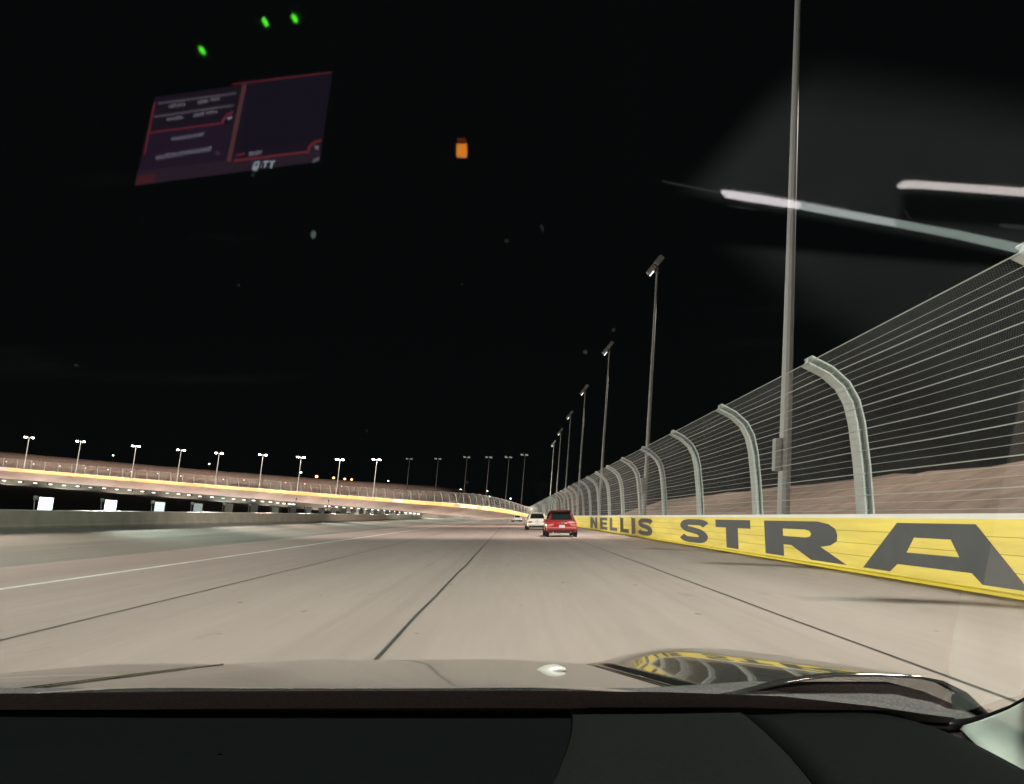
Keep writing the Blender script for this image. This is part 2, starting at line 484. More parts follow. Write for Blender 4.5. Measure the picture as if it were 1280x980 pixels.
# ------------------------------------------------------------------ inner wall and the mirror floodlights behind it
inner_m = mat('grey_concrete_barrier', (0.30, 0.28, 0.235), 0.8, noise=(0.9, 0.18), bump=(12, 0.3, 0.02))
XI = XIN - 9.05
iw = empty('barrier_wall', (XI, 60, 0))
tag(iw, 'low grey concrete barrier wall along the left edge of the apron', 'wall')
b = MB()
b.sweep([(Vector((XI, y, 0)), Vector((1,0,0)), Vector((0,0,1))) for y in (-40, 188)], [(0,-0.3),(0.10,0.03),(0.06,0.12),(0,0.70),(-0.3,0.70),(-0.36,0.12),(-0.36,-0.3)])
rel(b.build('barrier_face', inner_m, iw, bevel=0.02), iw)
b = MB(); b.box((XI-0.15, 74, 0.715), (0.31, 228, 0.03)); rel(b.build('barrier_cap', mat('pale_barrier_cap', (0.55,0.54,0.5), 0.7), iw), iw)

hood_m = mat('lamp_hood_grey', (0.28, 0.30, 0.29), 0.5)
post_m = mat('dark_post', (0.06, 0.06, 0.06), 0.6)
dim_m = mat('unlit_mirror', (0.10, 0.12, 0.12), 0.25)
def lit_m(k): return emis('lit_mirror_%d' % k, (0.86, 1.0, 0.97), (7.0, 4.2, 1.3, 0.45)[k])
def mirror_light(lens):
    t = empty('mirror_floodlight')
    b = MB(); b.box((-0.10,0,-0.1),(0.1,0.1,1.6)); b.box((-0.1,0,-0.86),(0.4,0.4,0.08)); b.build('post', post_m, t)
    rz = Matrix.Rotation(R(36), 3, 'Z')
    def W_(p): return rz @ Vector(p)
    b = MB(); b.box(W_((0,0.06,0.82)), (0.72,0.10,0.82), rz); b.build('mirror_frame', post_m, t, bevel=0.015)
    b = MB()
    for ix in (-1,0,1):
        for iz in (-1,0,1): b.box(W_((ix*0.212,-0.005,0.82+iz*0.245)), (0.203,0.03,0.235), rz)
    b.build('mirror_panel', lens, t)
    b = MB()
    b.sweep([(W_((-0.62,-0.14,1.12)), rz@Vector((0,1,0)), rz@Vector((0,0,1))),(W_((-0.42,-0.14,1.14)), rz@Vector((0,1,0)), rz@Vector((0,0,1)))],
            [(-0.16,0.02),(-0.1,0.12),(0.1,0.14),(0.18,0.03),(0.1,-0.08),(-0.1,-0.09)])
    b.tube([W_((-0.52,-0.02,1.05)), W_((-0.50,0.02,0.5)), W_((-0.2,0.06,0.35))], 0.03, 6)
    b.build('lamp_hood', hood_m, t)
    return t
GRP = 'mirror floodlights behind the grey barrier wall'
proto = None
y0 = 41.8
for k in range(21):
    if k < 4:
        t = mirror_light(lit_m(k))
        tag(t, ['largest and brightest glowing white mirror floodlight behind the barrier wall at far left',
                'second glowing white mirror floodlight from the left behind the barrier wall',
                'third mirror floodlight from the left, pale with dark grid lines behind the barrier wall',
                'fourth mirror floodlight from the left, dim teal panel behind the barrier wall'][k], 'floodlight', GRP)
    else:
        if proto is None: proto = t = mirror_light(dim_m)
        else: t = copy_tree(proto)
        tag(t, 'grey hooded mirror floodlight with unlit panel behind the barrier wall, past the glowing four', 'floodlight', GRP)
    t.location = (-24.2, y0 + 6.77*k, -0.02 if k < 4 else 0.06)

# ------------------------------------------------------------------ low lamps along the inside of the turn
ROW = [(5,601),(25,602.5),(44,604),(63,605.5),(80,607),(97,608),(113,609.5),(130,610.5),(146,612),(162,613),(178,614.5),(192,616),(209,616.7),(223,617.7),(236,619),(250,620.5),(265,621.5),(279,623),(292,624),(305,625),(317,625.7),(328,627),(338,627.7),(347,628.7),(355,629.5),(362,630),(367,630.5),
 (406.7,632.7),(411.4,632.8),(420.6,633.7),(430,634.5),(439.4,635.2),(448.4,636),(457.8,636.8),(466,637.2),(473,637.8),(480.6,638.4),(486,639),(492.5,639.2),(499,640.3),(507,641),(513,641.5),(518,642),(523,642.6)]
lampwhite = emis('lamp_lens_white', (1.0, 0.95, 0.86), 3.2)
lampgreen = emis('lamp_lens_green', (0.55, 1.0, 0.85), 1.6)
lamppink = emis('lamp_lens_warm', (1.0, 0.80, 0.66), 3.0)
housing_m = mat('black_lamp_housing', (0.01, 0.01, 0.01), 0.6)
def low_lamp(lens):
    t = empty('low_track_lamp')
    b = MB(); b.tube([(0,0.5,-0.1),(0,0.5,-2.2)], 0.12, 6); b.build('post', post_m, t)
    b = MB()
    rows = [[(1.15*math.cos(a), -0.1, 0.05+0.34*math.sin(a)) for a in [2*math.pi*k/12 for k in range(12)]],
            [(0.85*math.cos(a), -0.22, 0.05+0.24*math.sin(a)) for a in [2*math.pi*k/12 for k in range(12)]]]
    k = b.grid(rows, True); b.f.append(tuple(range(k+12, k+24))); b.build('lens', lens, t)
    b = MB()
    b.sweep([(Vector((-0.9,0,0)),Vector((0,1,0)),Vector((0,0,1))),(Vector((1.1,0,0.06)),Vector((0,1,0)),Vector((0,0,1)))],
            [(0,-0.3),(0,0.42),(0.2,0.75),(0.7,0.7),(0.9,0.2),(0.6,-0.35)])
    b.build('housing', housing_m, t, bevel=0.04)
    return t
protos = [low_lamp(lampwhite), low_lamp(lamppink), low_lamp(lampgreen)]
used = [False]*3
RLAMP = RAD - W - 5.0
for k, (px, py) in enumerate(ROW):
    d = wray(px, py); d = d/math.hypot(d.x, d.y)
    ox, oy = CAM.x-CX, CAM.y-CY
    bq = d.x*ox + d.y*oy; cq = ox*ox+oy*oy-RLAMP**2
    kk = -bq + math.sqrt(max(0, bq*bq-cq))
    p = CAM + d*kk
    q = 2 if k in (6,12,17) else (1 if k % 4 == 3 else 0)
    if used[q]: t = copy_tree(protos[q])
    else: t = protos[q]; used[q] = True
    t.location = p; t.rotation_euler.z = math.atan2(-d.x, d.y)
    if k > 26: t.scale = (0.72,0.72,0.9)
    left = k <= 26
    lab = (('small low %s lamp under black housing in the left row below the banked turn' if left else 'small low %s lamp under black housing in the right row beyond the barrier wall')
           % ['white', 'warm pinkish', 'greenish'][q])
    tag(t, lab, 'track lamp', 'low lamps along the inside of the turn')

# two slim marker masts by the gap in that row of lamps
for k, (px, top) in enumerate(((370.5, 622), (411, 624.5))):
    d = wray(px, top); Y = 300
    p = CAM + d*(Y/d.y)
    t = empty('marker_mast', (p.x, p.y, -3.4))
    b = MB(); b.tube([(0,0,0),(0,0,p.z+3.4)], [0.14,0.08], 6); b.build('mast', post_m, t)
    b = MB(); b.box((0,0,p.z-0.4+3.4),(0.5,0.3,0.5)); b.box((0,0,0.1),(0.8,0.8,0.2)); b.build('mast_box', housing_m, t)
    tag(t, ['thin dark mast at the left side of the gap in the row of low lamps', 'thin dark mast at the right side of the gap in the row of low lamps'][k], 'mast')

# ------------------------------------------------------------------ tall light poles
darkpole_m = mat('dark_pole_steel', (0.022, 0.022, 0.022), 0.7)
pole_m = mat('grey_pole_steel', (0.31, 0.33, 0.325), 0.5, metal=0.2, noise=(1.5, 0.12))
flood_on = emis('floodlight_face', (1.0, 0.97, 0.95), 26.0)
flood_off = mat('floodlight_back', (0.30, 0.30, 0.28), 0.45)
glint = emis('floodlight_lens_edge', (1.0, 0.97, 0.9), 2.2)
def light_pole(base, hgt, r, lit, face, box=True, seg=10, steel=None, side_head=False):
    """face: direction (world xy) that the lamps look"""
    t = empty('light_pole', base, math.atan2(-face[0], face[1]))
    pole_m = steel or MATS['grey_pole_steel']
    b = MB()
    b.tube([(0,0,0),(0,0,hgt*0.12),(0,0,hgt*0.5),(0,0,hgt)], [r,r*0.95,r*0.72,r*0.45], seg)
    b.tube([(0,0,-0.6),(0,0,0.25)], r*1.6, 8)
    b.build('mast', pole_m, t, smooth=False)
    ca = MB(); ca.box((0,0.1,hgt-0.15) if not side_head else (-0.25,0.05,hgt-0.1),(4.6 if lit else 3.6 if not side_head else 0.9,0.16,0.16)); ca.box((0,0.1,hgt-0.55),(2.8 if not side_head else 0.5,0.12,0.12)); ca.build('crossarm', pole_m, t)
    for sx in (() if side_head else (-1, 1)):
        m = Matrix.Rotation(R(-35), 3, 'X')
        c_ = Vector((sx*(1.75 if lit else 1.15), 0.45, hgt-0.1))
        b = MB(); b.box(c_, (1.5, 0.55, 1.0), m); b.box(c_+Vector((0,-0.25,0.1)), (0.2,0.7,0.2))
        h = b.build('lamp_head', steel or flood_off, t, bevel=0.08)
        b = MB(); b.box(c_ + m@Vector((0,0.29,0)), (1.36,0.03,0.86), m)
        b.build('lamp_lens', flood_on if lit else dim_m, h)
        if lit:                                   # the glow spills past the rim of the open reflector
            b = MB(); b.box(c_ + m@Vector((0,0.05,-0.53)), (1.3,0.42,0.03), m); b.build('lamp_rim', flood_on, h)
    if box:
        b = MB(); b.box((-r-0.12,-0.05,4.6),(0.34,0.5,1.7)); b.build('control_box', pole_m, t, bevel=0.03)
    return t
XP = 14.0
for k in range(7):
    y = 42.2 + 44.7*k
    hh = 33.5 if k == 0 else 29.2
    t = light_pole((XP, y, E0+0.3), hh, 0.33 if k == 0 else 0.26, False, (0, 1), True, 10, mat('pale_pole_steel', (0.40,0.43,0.43), 0.5) if k == 0 else None, True)
    tag(t, ['thick nearest grey light pole behind the fence, running up past the top of the picture', 'tallest whole grey light pole behind the fence, next beyond the thick nearest one', 'third grey light pole from the right behind the fence', 'fourth grey light pole from the right behind the fence', 'fifth grey light pole from the right behind the fence', 'sixth grey light pole from the right behind the fence', 'seventh grey light pole from the right behind the fence'][k],
        'light pole', 'light poles along the straight')
    # long pale head tilted across the pole top and the small bright lamp slot that shows under it
    m = Matrix.Rotation(R(-56), 3, 'Y'); c_ = Vector((-0.28, -0.28, hh+0.15))
    for o_ in (-0.82, 0.82):
        b = MB(); b.sweep([(c_ + m@Vector((o_*0.85-0.64,0,0)), m@Vector((0,1,0)), m@Vector((0,0,1))), (c_ + m@Vector((o_*0.85+0.64,0,0)), m@Vector((0,1,0)), m@Vector((0,0,1)))],
            [(-0.26,-0.28),(0.28,-0.34),(0.32,0.22),(0.14,0.36),(-0.18,0.30)])
        h = b.build('lamp_head', flood_off, t, bevel=0.09)
        b = MB(); b.box(c_ + m@Vector((o_*0.85,0.0,-0.34)), (1.05,0.42,0.03), m); b.build('lamp_lens', dim_m, h)
    b = MB(); b.box(c_ + m@Vector((-1.15,-0.36,-0.30)), (0.75,0.05,0.13), m); b.build('lamp_slot', glint, t)
TURNP = [656,636,611,583,547,511,470,424,375,327,272,224,167,97,32]
TOPY  = [568,571,571,571,573,573,574,574,571,568,566,562,557,551,546]
for k, px in enumerate(TURNP):
    s, p = s_from_px(px-5, RAD+6.5)
    d = wray(px, TOPY[k]); Y = p.y
    ztop = CAM.z + d.z*(math.hypot(p.x-CAM.x, p.y-CAM.y)/math.hypot(d.x, d.y))
    zb = elev(s)-0.3
    lit = k >= 6
    inw = (CX-p.x, CY-p.y); nn = math.hypot(*inw)
    toc = (CAM.x-p.x, CAM.y-p.y); n2 = math.hypot(*toc)
    f = (inw[0]/nn*0.45+toc[0]/n2*0.55, inw[1]/nn*0.45+toc[1]/n2*0.55)
    t = light_pole((p.x, p.y, zb), ztop-zb, 0.34 if lit else 0.26, lit, f, False, 7, None if lit else darkpole_m)
    t.scale = (1.15, 1.15, 1)
    if lit: tag(t, 'tall light pole with two glowing lamps over the far turn, %s lit one from left' % ORD[14-k], 'light pole', 'lit light poles round the far turn')
    else: tag(t, 'slim dark unlit light pole over the far turn, %s right of the last lit pole' % ORD[5-k], 'light pole', 'unlit light poles round the far turn')

# ------------------------------------------------------------------ far lamps and building beyond the embankment
sodium = emis('sodium_glow', (1.0, 0.42, 0.10), 14.0)
sodium_w = emis('sodium_core', (1.0, 0.55, 0.20), 5.0)
whitefar = emis('far_white_lamp', (0.95, 1.0, 0.95), 7.0)
def far_lamp(px, py, Y, size, m, label, group, name='street_lamp', warm=None):
    d = wray(px, py); p = CAM + d*(Y/d.y)
    t = empty(name, (p.x, p.y, -3.5))
    hz = p.z + 3.5
    b = MB(); b.tube([(0,0,0),(0,0,hz)], [0.22,0.14], 6); b.build('pole', post_m, t)
    b = MB(); b.tube([(0,0,hz),(0,-size*0.5,hz)], 0.1, 5); b.box((0,-size*0.5,hz+size*0.45),(size*1.1,size*1.1,size*0.15)); b.build('lamp_arm', post_m, t)
    b = MB()
    rows = [[(size*0.5*math.cos(a)*math.sin(q), -size*0.5+size*0.5*math.sin(a)*math.sin(q), hz-size*0.5*math.cos(q)*0.8) for a in [2*math.pi*k/8 for k in range(8)]] for q in (0.02, 0.8, 1.57, 2.3, 3.1)]
    b.grid(rows, True); b.build('lamp_globe', m, t, smooth=True)
    tag(t, label, 'street lamp', group)
for k, (px, py, sz) in enumerate(((396.3,595.8,3.0),(417.5,597.4,2.6),(431.3,598.8,2.4),(439.8,599.5,2.3))):
    far_lamp(px, py, 760, sz, sodium_w if k < 4 else sodium, 'orange street lamp glowing beyond the far turn, %s of the four from the left' % ORD[k], 'orange street lamps beyond the turn')
for k, (px, py, sz, lab) in enumerate(((142,569.3,1.5,'small white far lamp between the second and third lit poles from the left'),(262,580,1.5,'small white lamp just left of the fifth lit pole from the left'),(376.5,590.5,1.7,'small white lamp above the turn right beside the seventh lit pole'),
        (485.5,601.3,1.4,'small white lamp right of the last lit pole above the dark bank'),(576,612.6,2.3,'bright white lamp beside the pale far building'),(609,613.8,1.6,'white lamp beside the third unlit pole of the far turn'),
        (638.3,623.2,1.3,'small white lamp low behind the fence left of the lead white car'),(612,620.6,1.1,'faint white lamp low behind the far fence below the brighter one'))):
    far_lamp(px, py, 700, sz, whitefar, lab, None)
far_lamp(600, 618.4, 720, 1.3, emis('dull_orange', (1,0.35,0.1), 1.5), 'dull orange lamp low behind the far fence', None)
# small lamps on the bank behind the fence of the turn
bank_l = emis('bank_lamp', (1.0, 0.85, 0.75), 2.0)
for k, (px, py) in enumerate(((8,577),(42,580),(75,582.5),(107,585),(135,587),(164,589.5),(197,592),(226,595),(279,599),(305,600),(357,603.3),(381,605),(427,607.7))):
    s, p = s_from_px(px, RAD+5)
    d = wray(px, py); k_ = math.hypot(p.x-CAM.x, p.y-CAM.y)/math.hypot(d.x, d.y); q = CAM + d*k_
    t = empty('bollard_lamp', (q.x, q.y, elev(s)-0.2), math.atan2(-d.x, d.y))
    hz = q.z-elev(s)+0.2
    b = MB(); b.tube([(0,0,0),(0,0,hz)], 0.06, 5); b.build('pole', post_m, t)
    b = MB(); b.tube([(0,0,hz-0.3),(0,0,hz+0.3)], [0.45,0.3], 8); b.build('lamp_head', bank_l, t)
    tag(t, 'tiny pale lamp on a short pole behind the fence of the far turn', 'lamp', 'tiny lamps on the bank behind the far fence')
# pale building
d = wray(566, 612.5); p = CAM + d*(690/d.y)
t = empty('pavilion', (p.x, p.y, -3.5))
tag(t, 'low pale flat roofed building half hidden behind the far fence', 'building')
b = MB(); b.box((0,0,(p.z+3.5)/2),(20,8,p.z+3.5)); b.build('wall', mat('pale_building_wall', (0.25,0.25,0.24), 0.8), t)
b = MB(); b.box((0,0,p.z+3.5+0.35),(22,10,0.7)); b.build('roof', mat('pale_roof', (0.4,0.4,0.4), 0.7), t)
for x in (-7,-2.4,2.4,7):
    b = MB(); b.box((x,-4.02,p.z+3.5-2.2),(2.6,0.06,1.6)); b.build('window', mat('dark_window', (0.02,0.02,0.02), 0.1), t)

# ------------------------------------------------------------------ cars ahead
tyre_m = mat('tyre_rubber', (0.014, 0.014, 0.014), 0.85)
rim_m = mat('alloy_rim', (0.45, 0.46, 0.48), 0.3, metal=0.9)
carglass_m = mat('dark_car_glass', (0.012, 0.016, 0.016), 0.04, spec=0.8)
trim_m = mat('black_plastic_trim', (0.015, 0.015, 0.016), 0.55)
plate_m = mat('number_plate_white', (0.68, 0.72, 0.76), 0.4)
def make_car(label, paint, wid, hgt, lng, lamp_m, sedan=False, roof_m=None):
    t = empty('race_car' if False else 'parked_car' if False else 'car'); tag(t, label, 'car', 'cars ahead on the track')
    w = wid/2; belt = hgt*0.60
    st = [(0.0,.90,.36,belt-.10),(0.05,.955,.30,belt-.03),(0.18,.985,.26,belt),(0.7,1,.24,belt+.01),(1.5,1,.22,belt),(lng*.62,1,.22,belt-.02),(lng*.78,.985,.23,belt-.06),(lng*.92,.95,.25,belt-.14),(lng*.98,.88,.28,belt-.22),(lng,.80,.33,belt-.28)]
    rows = []
    for y, wf, zb, zt in st:
        ww = w*wf; h_ = zt-zb
        half = [(ww*.86,zb),(ww*.97,zb+h_*.14),(ww,zb+h_*.38),(ww*.995,zb+h_*.62),(ww*.96,zb+h_*.86),(ww*.90,zt)]
        rows.append([Vector((x,y,z)) for x,z in half] + [Vector((-x,y,z)) for x,z in half[::-1]])
    b = MB(); n = len(rows[0]); k = b.grid(rows, True)
    b.f.append(tuple(range(k+n-1,k-1,-1))); e = k+(len(rows)-1)*n; b.f.append(tuple(range(e,e+n)))
    b.build('body', paint, t, smooth=True, bevel=0.03)
    # greenhouse
    y0, y1, y2, y3 = (0.10, 0.55, lng*.50, lng*.70) if not sedan else (0.75, 1.35, lng*.52, lng*.70)
    wb_, wt = w*.90, w*.66
    def gl(y, f):  # f 0 at belt, 1 at roof
        ww = wb_+(wt-wb_)*f; return ww
    zr = hgt
    base = [(y0,0),(y1,1),((y1+y2)/2,1.02),(y2,1),(y3,0)]
    rows = []
    for y, f in base:
        z = belt-.03 + (zr-belt+.03)*min(f,1) + (0.02 if f > 1 else 0)
        ww = gl(y, f)
        rows.append([Vector((-ww,y,z)), Vector((-ww*.6,y,z+.02*f)), Vector((ww*.6,y,z+.02*f)), Vector((ww,y,z))])
    b = MB(); b.grid(rows)
    for sx, idx in ((-1,0),(1,3)):
        pts = [r[idx] for r in rows]; b.poly(pts if sx > 0 else pts[::-1])
    b.build('cabin', roof_m or paint, t, bevel=0.04)
    def on(y_a, f_a, side, off=0.012): pass
    zb_ = belt-.03
    def rear(u, f, off=0.014):     # point on the sloping tailgate glass
        y = y0+(y1-y0)*f; z = zb_+(zr-zb_)*f + .02*f; ww = gl(0,f)
        n = Vector((0,-(zr-zb_),(y1-y0))).normalized()
        return Vector((u*ww, y, z)) + n*off
    b = MB(); b.grid([[rear(u,f) for u in (-.80,-.4,0,.4,.80)] for f in (.20,.5,.84)]); b.build('rear_window', carglass_m, t, solid=0.008)
    def front(u, f, off=0.012):
        y = y3+(y2-y3)*f; z = zb_+(zr-zb_)*f+.02*f; ww = gl(0,f)
        n = Vector((0,(zr-zb_),(y3-y2))).normalized()
        return Vector((u*ww,y,z))+n*off
    b = MB(); b.grid([[front(u,f) for u in (-.88,0,.88)] for f in (.08,.9)]); b.build('windscreen', carglass_m, t, solid=0.008)
    for sx in (-1,1):
        def side(y, f): return Vector((sx*(gl(0,f)+.008), y, zb_+(zr-zb_)*f))
        for ya, yb, yc, yd in ((y0+.35,(y1+y2)/2-.05,(y1+y2)/2-.05,y1+.12),((y1+y2)/2+.05,y3-.25,y2+.02,(y1+y2)/2+.05)):
            b = MB(); b.quad(side(ya,.14),side(yb,.14),side(yc,.86),side(yd,.86)); b.build('side_window', carglass_m, t)
        b = MB(); b.box((sx*(w*.93),lng*.60,belt+.06),(.16,.10,.13)); b.build('wing_mirror', paint, t, bevel=.03)
        # tail lamp wraps the corner
        b = MB(); b.grid([[Vector((sx*w*.50,-.022,belt-.13)),Vector((sx*w*.74,-.018,belt-.15)),Vector((sx*w*.93,.022,belt-.16)),Vector((sx*w*.995,.16,belt-.14))],
                          [Vector((sx*w*.50,-.020,belt-.22)),Vector((sx*w*.74,-.020,belt-.26)),Vector((sx*w*.95,.018,belt-.28)),Vector((sx*w*1.005,.16,belt-.26))]])
        b.build('tail_light', lamp_m, t, solid=0.02)
        b = MB(); b.box((sx*w*.60,-.03,.40),(.16,.02,.05)); b.build('reflector', mat('red_reflector',(.4,.02,.02),.2), t)
    # bumper, diffuser, spoiler, plate
    b = MB(); b.sweep([(Vector((x,0,0)),Vector((0,1,0)),Vector((0,0,1))) for x in (-w*.92,-w*.5,0,w*.5,w*.92)], [(-.07,.38),(-.09,.50),(-.06,.60),(.12,.60),(.12,.38)]); b.build('bumper', paint, t, bevel=.03)
    b = MB(); b.box((0,.02,.30),(wid*.78,.16,.14)); b.build('diffuser', trim_m, t, bevel=.02)
    for sx in (-1,1):
        b = MB(); b.tube([(sx*w*.55,.12,.27),(sx*w*.55,-.08,.27)], .045, 10); b.build('exhaust', rim_m, t)
    b = MB(); b.box((0,-.075,belt-.28),(.33,.02,.17)); b.build('number_plate', plate_m, t)
    b = MB(); b.tube([(0,-.045,belt-.09),(0,-.075,belt-.09)], .05, 12); b.build('badge', rim_m, t)
    if not sedan:
        b = MB(); b.sweep([(Vector((x,y1,zr)),Vector((0,1,0)),Vector((0,0,1))) for x in (-wt*.97,0,wt*.97)], [(-.20,-.02),(-.20,.015),(.1,.05),(.1,.0)]); b.build('spoiler', roof_m or paint, t, bevel=.01)
    for sx in (-1,1):
        for y in (.72, lng*.80):
            tp = empty('wheel', (sx*(w-.10), y, .32)); tp.parent = t
            b = MB(); rr = [(.22,-.11),(.30,-.115),(.325,-.08),(.33,0),(.325,.08),(.30,.115),(.22,.11)]
            b.grid([[Vector((x*1.0, r*math.cos(a), r*math.sin(a))) for a in [2*math.pi*k/24 for k in range(24)]] for r, x in rr], True); b.build('tyre', tyre_m, tp, smooth=True)
            b = MB(); b.tube([(-.06,0,0),(.06*sx+.03*sx,0,0)], .222, 24); b.build('rim', rim_m, tp)
    return t
red_m = mat('deep_red_car_paint', (0.36, 0.015, 0.020), 0.3, coat=0.8, noise=(3, 0.05))
whitep_m = mat('white_car_paint', (0.80, 0.76, 0.70), 0.3, coat=0.6)
blackroof_m = mat('dark_roof_paint', (0.13, 0.014, 0.016), 0.25, coat=0.6)
lampred_m = mat('clear_red_lamp', (0.66, 0.30, 0.25), 0.12, coat=1.0)
lampdk_m = mat('dark_red_lamp', (0.30, 0.03, 0.03), 0.12, coat=1.0)
def put_on_track(t, x, y, yaw=0.0):
    w = XW - x*math.cos(BETA)
    p = surf(y, w, 0.003)
    m = MC @ Matrix.Rotation(yaw, 3, 'Z')
    t.matrix_world = Matrix.Translation(p) @ m.to_4x4()
c1 = make_car('red hatchback with white number plate driving nearest ahead on the track', red_m, 1.84, 1.48, 4.2, lampred_m, roof_m=blackroof_m)
x, y = lateral(701.5, 671.0); put_on_track(c1, x, y-0.7, R(0.5))
c2 = make_car('white hatchback half hidden behind the red car', whitep_m, 1.84, 1.46, 4.3, lampdk_m)
x, y = lateral(671.5, 662.4); put_on_track(c2, x, y-0.7, R(1.5))
c3 = make_car('small white saloon farthest ahead on the track', whitep_m, 1.86, 1.32, 4.5, lampdk_m, sedan=True)
x, y = lateral(647.3, 652.1); put_on_track(c3, x, y-0.7, R(6))

# ------------------------------------------------------------------ the car the view is from
own = empty('sports_car'); own.matrix_world = Matrix.Translation(BASE) @ MC.to_4x4()
tag(own, 'dark glossy car in the foreground, seen from inside over its dashboard and bonnet', 'car')
UP = Vector((0,0,H))
def part(b, name, m, parent=own, **k):
    o = b.build(name, m, parent, **k)
    if parent is own: o.location = UP
    return o
paint_m = mat('black_gloss_paint', (0.035, 0.038, 0.034), 0.10, spec=0.9, coat=1.0)
cowl_m = mat('windscreen_frit', (0.11, 0.10, 0.10), 0.8, noise=(260, 0.5))
gloss_m = mat('gloss_black_trim', (0.012, 0.011, 0.011), 0.18)
dash_m = mat('dashboard_vinyl', (0.0036, 0.0048, 0.0050), 0.8, spec=0.04, noise=(220, 0.25), bump=(420, 0.35, 0.001))
dash2_m = mat('airbag_panel_vinyl', (0.0085, 0.0096, 0.0093), 0.8, spec=0.08, noise=(220, 0.25), bump=(420, 0.35, 0.001))
cab_m = mat('black_cabin_lining', (0.003, 0.003, 0.003), 1.0, spec=0.0)
chrome_m = mat('chrome', (0.85, 0.85, 0.84), 0.08, metal=1.0)
pale_m = mat('pale_pillar_trim', (0.50, 0.56, 0.51), 0.7, noise=(30, 0.06))
XC, HG, HWD = -0.25, 0.485, 0.965       # car centre line, half width of bonnet, half width of car
def hp(Y):                              # height of the bonnet along the car
    pts = [(1.14,-.236),(1.22,-.246),(1.4,-.2695),(1.6,-.2960),(1.8,-.3225),(2.0,-.3490),(2.2,-.3765),(2.35,-.400),(2.5,-.432),(2.6,-.470),(2.68,-.54),(2.72,-.65)]
    for (a, za), (b_, zb) in zip(pts, pts[1:]):
        if Y <= b_: t = (Y-a)/(b_-a); return za+(zb-za)*t
    return pts[-1][1]
def hoodz(x, Y):
    u = (x-XC)/HG
    ridge = 0.004*math.exp(-((abs(u)-0.55)/0.22)**2)
    return hp(Y) - 0.011*u*u + ridge
YS = [1.165,1.19,1.22,1.25,1.3,1.4,1.5,1.6,1.7,1.8,1.9,2.0,2.1,2.2,2.35,2.5,2.6,2.68,2.72]
b = MB()
xs = [XC-HG + 2*HG*k/24 for k in range(25)]
def gapx(x, Y): return XC - 0.06*(Y-1.25)*0.5 + (x-XC)*(1.08 - 0.075*(Y-1.25))
b.grid([[Vector((gapx(x,Y), Y, hoodz(x,Y))) for x in xs] for Y in YS])
part(b, 'bonnet', paint_m, smooth=True, solid=0.012, subsurf=1)
def fender(sx):
    b = MB(); rows = []
    for Y in YS[2:]:
        g = gapx(XC+sx*(HG+0.012), Y); row = []
        e = XC + sx*HWD*(1.0 - 0.05*max(0,(Y-2.2)/0.5)**2)
        for k in range(15):
            f = k/14
            x = g + (e-g)*min(1, f*1.12)
            base = hp(Y) + (-0.012 + (0.017 + 0.012*min(1.0, Y-1.22))*sm(0.0, 0.42, f) if sx > 0 else -0.016)
            bulge = (0.014 if sx > 0 else 0.004)*math.sin(math.pi*min(1, f*1.12))**1.0*(0.9+0.1*min(1,(Y-1.14)/0.4)) 
            drop = 0.0
            q = abs(x-XC)
            if q > HWD-0.12: drop = 0.10*(1-math.sqrt(max(0,1-((q-(HWD-0.12))/0.12)**2)))
            z = base+bulge-drop
            if f*1.12 > 1: z -= 0.25*(f*1.12-1)/0.12
            row.append(Vector((x, Y, z)))
        rows.append(row)
    b.grid(rows)
    return part(b, 'fender', paint_m, smooth=True, solid=0.004)
fender(-1); fender(1)
# dark shut-line channel under the gap
for sx in (-1, 1):
    b = MB(); b.grid([[Vector((gapx(XC+sx*(HG-0.02),Y),Y,hp(Y)-0.05)),Vector((gapx(XC+sx*(HG+0.035),Y),Y,hp(Y)-0.05))] for Y in YS]); part(b, 'shut_line', gloss_m)
# chrome edge glint along the left gap and the raised bonnet catch on the right
b = MB(); b.tube([*[Vector((gapx(XC-HG,Y)+.004, Y, hoodz(XC-HG,Y)+.001)) for Y in (2.2,1.9,1.6,1.4,1.25)]], 0.0022, 6); part(b, 'edge_trim', chrome_m, smooth=True)
c0 = Vector((P(684,838,1.70).x, 1.70, hp(1.70)-0.003))
b = MB()
rows = []
for k in range(9):
    f = k/8; r = 0.016*math.sin(math.pi*(0.08+0.87*f))**0.6
    c_ = c0 + Vector((-0.040+0.078*f, 0.01*f, -0.016+0.018*math.sin(math.pi*f*0.62)))
    rows.append([c_ + Vector((0, r*math.cos(a)*1.4, r*math.sin(a)*0.75)) for a in [2*math.pi*j/12 for j in range(12)]])
b.grid(rows, True); part(b, 'bonnet_catch', mat('bright_silver', (0.82,0.80,0.76), 0.32, metal=0.35), smooth=True, subsurf=1)

# windscreen: one flat pane leaning back; t runs up the pane
SL = R(32)
G0 = Vector((0, 1.13, -0.2535)); GD = Vector((0, -math.cos(SL), math.sin(SL))); GN = Vector((0, math.sin(SL), math.cos(SL)))
def gp(x, t, off=0.0): return Vector((x,0,0)) + G0 + GD*t + GN*off
def mirror(p): return p - GN*(2*(p-G0).dot(GN))
lower = [(-1.12,-.035),(-1.0,-.025),(-.7,-.012),(-.4,-.003),(0,.0),(.2,-.006),(.35,-.020),(.48,-.042),(.56,-.058),(.612,-.066)]
corner = [(.640,-.058),(.663,-.035),(.676,-.005),(.682,.03)]
right = [(.675,.3),(.64,.6),(.60,.95)]
left = [(-1.08,.95),(-1.14,.6),(-1.17,.3),(-1.165,.0)]
outline = lower + corner + right + left
wg = glass_sheet('windscreen_glass', (0.96,0.96,0.95), 0.075, 0.026)
def hit_glass(px, py):
    d = ray(px, py); k = G0.dot(GN)/d.dot(GN); return d*k
